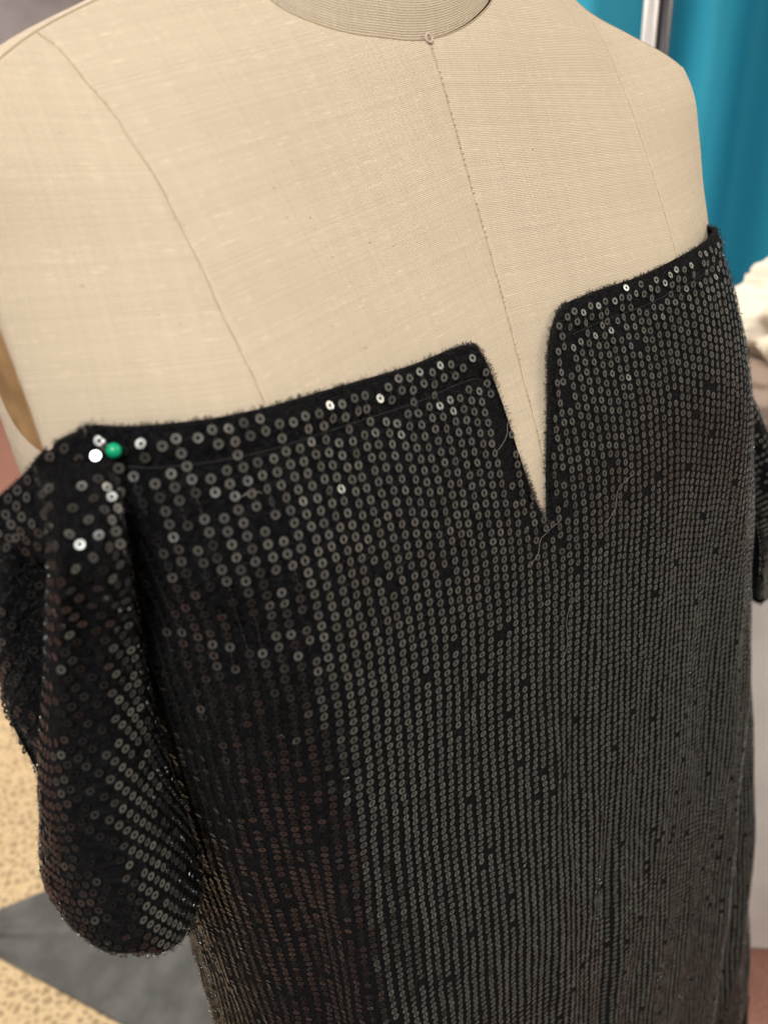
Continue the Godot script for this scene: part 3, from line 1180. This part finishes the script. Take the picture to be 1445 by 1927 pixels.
	put("inner_upright", lathe([[0.0, 0.0], [0.011, 0.0], [0.011, 1.88], [0.0, 1.88]], 20), M.dark_steel, rack).position = Vector3(0.019, 0, 0.0135)
	put("foot", box(Vector3(0.04, 0.03, 0.5)), M.steel, rack).position = Vector3(0.015, 0.015, 0.01)
	# white cabinet with soft things on it
	var cab := thing("white_cabinet", Vector3(0.93, 0, -0.15), "plain white cabinet standing on the red carpet beyond the dress", "cabinet")
	put("cabinet_body", box(Vector3(0.60, 0.76, 0.55), 0.006), M.white, cab).position = Vector3(0, 0.38, 0)
	put("cabinet_top", box(Vector3(0.62, 0.02, 0.57), 0.005), M.white, cab).position = Vector3(0, 0.77, 0)
	cab.rotation.y = 0.8
	cloth_blob("white_fluffy_bundle", Vector3(0.97, 0.90, -0.18), Vector3(0.17, 0.10, 0.15), M.fluff, 5, 0.22, 0.13, "fluffy white bundle at the right edge under the curtain", "bundle")
	cloth_blob("taupe_cloth_bundle", Vector3(0.93, 0.84, -0.16), Vector3(0.17, 0.06, 0.16), M.taupe, 6, 0.2, 0.13, "crumpled taupe cloth tucked under the white bundle", "cloth")
	cloth_blob("navy_cloth_bundle", Vector3(0.93, 0.78, -0.16), Vector3(0.18, 0.055, 0.17), M.navy, 7, 0.2, 0.13, "folded navy cloth lying on the white cabinet", "cloth")

func build_stand_in() -> void:
	# unseen stand-in for whoever holds the camera; sequins mirror its pale and dark parts
	var stand := thing("camera_holder_stand_in", Vector3(-0.70, 0, 0.92), "unseen stand-in for the person holding the camera, pale above and black below", "clothes stand")
	put("post", lathe([[0.0, 0.02], [0.017, 0.02], [0.017, 1.62], [0.0, 1.64]], 16), M.dark_steel, stand)
	put("foot", lathe([[0.0, 0.0], [0.2, 0.0], [0.2, 0.02], [0.05, 0.05], [0.0, 0.05]], 24), M.dark_steel, stand)
	var stand_in_rows := [[1.16, 0.24, 0.13], [1.1, 0.27, 0.14], [0.9, 0.42, 0.17], [0.55, 0.60, 0.2], [0.08, 0.80, 0.24]]
	put("shirt", lathe([[0.05, 1.60], [0.08, 1.55], [0.17, 1.50], [0.20, 1.44], [0.20, 1.2], [0.21, 1.14]], 40), M.shirt, stand).scale = Vector3(1.05, 1, 0.6)  # pale upper part of the stand-in, mirrored by the upper sequins
	var rows := []
	var uvs := []
	for q in stand_in_rows:
		var row := []
		var uv := []
		for k in 65:
			var w := TAU * k / 64.0
			var f: float = 1.0 + 0.06 * sin(w * 9.0) * clampf((1.4 - q[0]) * 1.2, 0, 1)
			row.append(Vector3(cos(w) * q[1] * f, q[0], sin(w) * q[2] * f))
			uv.append(Vector2(k / 32.0, q[0]))
		rows.append(row)
		uvs.append(uv)
	put("stand_in_skirt", done(grid(rows, uvs)), M.fabric, stand)  # dark lower part of the stand-in, blackens sequins left of the bust line
	stand.rotation.y = -0.66

func unseen_ceiling_light(at: Vector3, size: Vector2, energy: float, label: String, tint := Color(1, 0.945, 0.865)) -> void:  # panels out of view; place and strength chosen for what they light
	var t := thing("unseen_ceiling_light", at, label, "ceiling light", "unseen ceiling lights outside the picture")
	put("housing", box(Vector3(size.x + 0.06, 0.06, size.y + 0.06), 0.01), M.white, t).position = Vector3(0, 0.034, 0)
	var g := mat(Color(1, 0.95, 0.87), 0.6)
	g.emission_enabled = true
	g.emission = tint
	g.emission_energy_multiplier = 2.0
	put("light_panel", box(Vector3(size.x, 0.012, size.y), 0.003), g, t)
	var l := AreaLight3D.new()
	l.name = "panel_light"
	l.area_size = size
	l.light_energy = energy
	l.light_color = tint
	l.shadow_enabled = true
	l.area_range = 12.0
	l.rotation.x = -PI / 2
	l.position = Vector3(0, -0.012, 0)
	t.add_child(l, true)

func _ready() -> void:
	rng.seed = 7
	var cam := Camera3D.new()
	cam.name = "camera"
	cam.position = EYE + FNP
	cam.rotation = Vector3(deg_to_rad(-28.9), deg_to_rad(-37.5), deg_to_rad(-4.1))
	cam.fov = 67.31
	cam.near = 0.02
	cam.far = 60.0
	var ca := CameraAttributesPhysical.new()
	ca.frustum_focal_length = 18.02
	ca.frustum_focus_distance = 0.36
	ca.exposure_aperture = 5.2
	ca.frustum_near = 0.02
	ca.frustum_far = 60.0
	cam.attributes = ca
	add_child(cam)
	cam.make_current()
	var we := WorldEnvironment.new()
	we.name = "environment"
	var e := Environment.new()
	e.background_mode = Environment.BG_COLOR
	e.background_color = Color(0, 0, 0)
	e.tonemap_mode = Environment.TONE_MAPPER_LINEAR
	e.tonemap_exposure = 1.05
	e.sdfgi_enabled = true
	e.ssao_enabled = true
	e.ssil_enabled = true
	we.environment = e
	add_child(we)
	make_materials()
	unseen_ceiling_light(Vector3(-1.15, 2.70, 1.0), Vector2(0.9, 0.6), 6.6, "unseen white ceiling panel, placed to light the form from the left", Color(1, 0.975, 0.93))  # out of view, lights the chest from the left
	unseen_ceiling_light(Vector3(2.3, 2.70, 1.3), Vector2(1.2, 0.6), 6.5, "unseen warm white ceiling panel far right, placed to brighten the wall that sequins mirror")  # out of view, brightens the right wall for the sequins
	unseen_ceiling_light(Vector3(0.5, 2.70, -1.7), Vector2(1.2, 0.6), 7.0, "unseen warm white ceiling panel, placed to light the curtain and the far shoulder")  # out of view, lights the curtain and the far shoulder
	unseen_ceiling_light(Vector3(0.2, 2.70, -3.7), Vector2(1.2, 0.6), 5.0, "unseen warm white ceiling panel, placed to brighten the lavender grey back wall")  # out of view, lifts the dim back wall
	build_surroundings()
	build_stand_in()
	build_form()
	build_dress(cam)
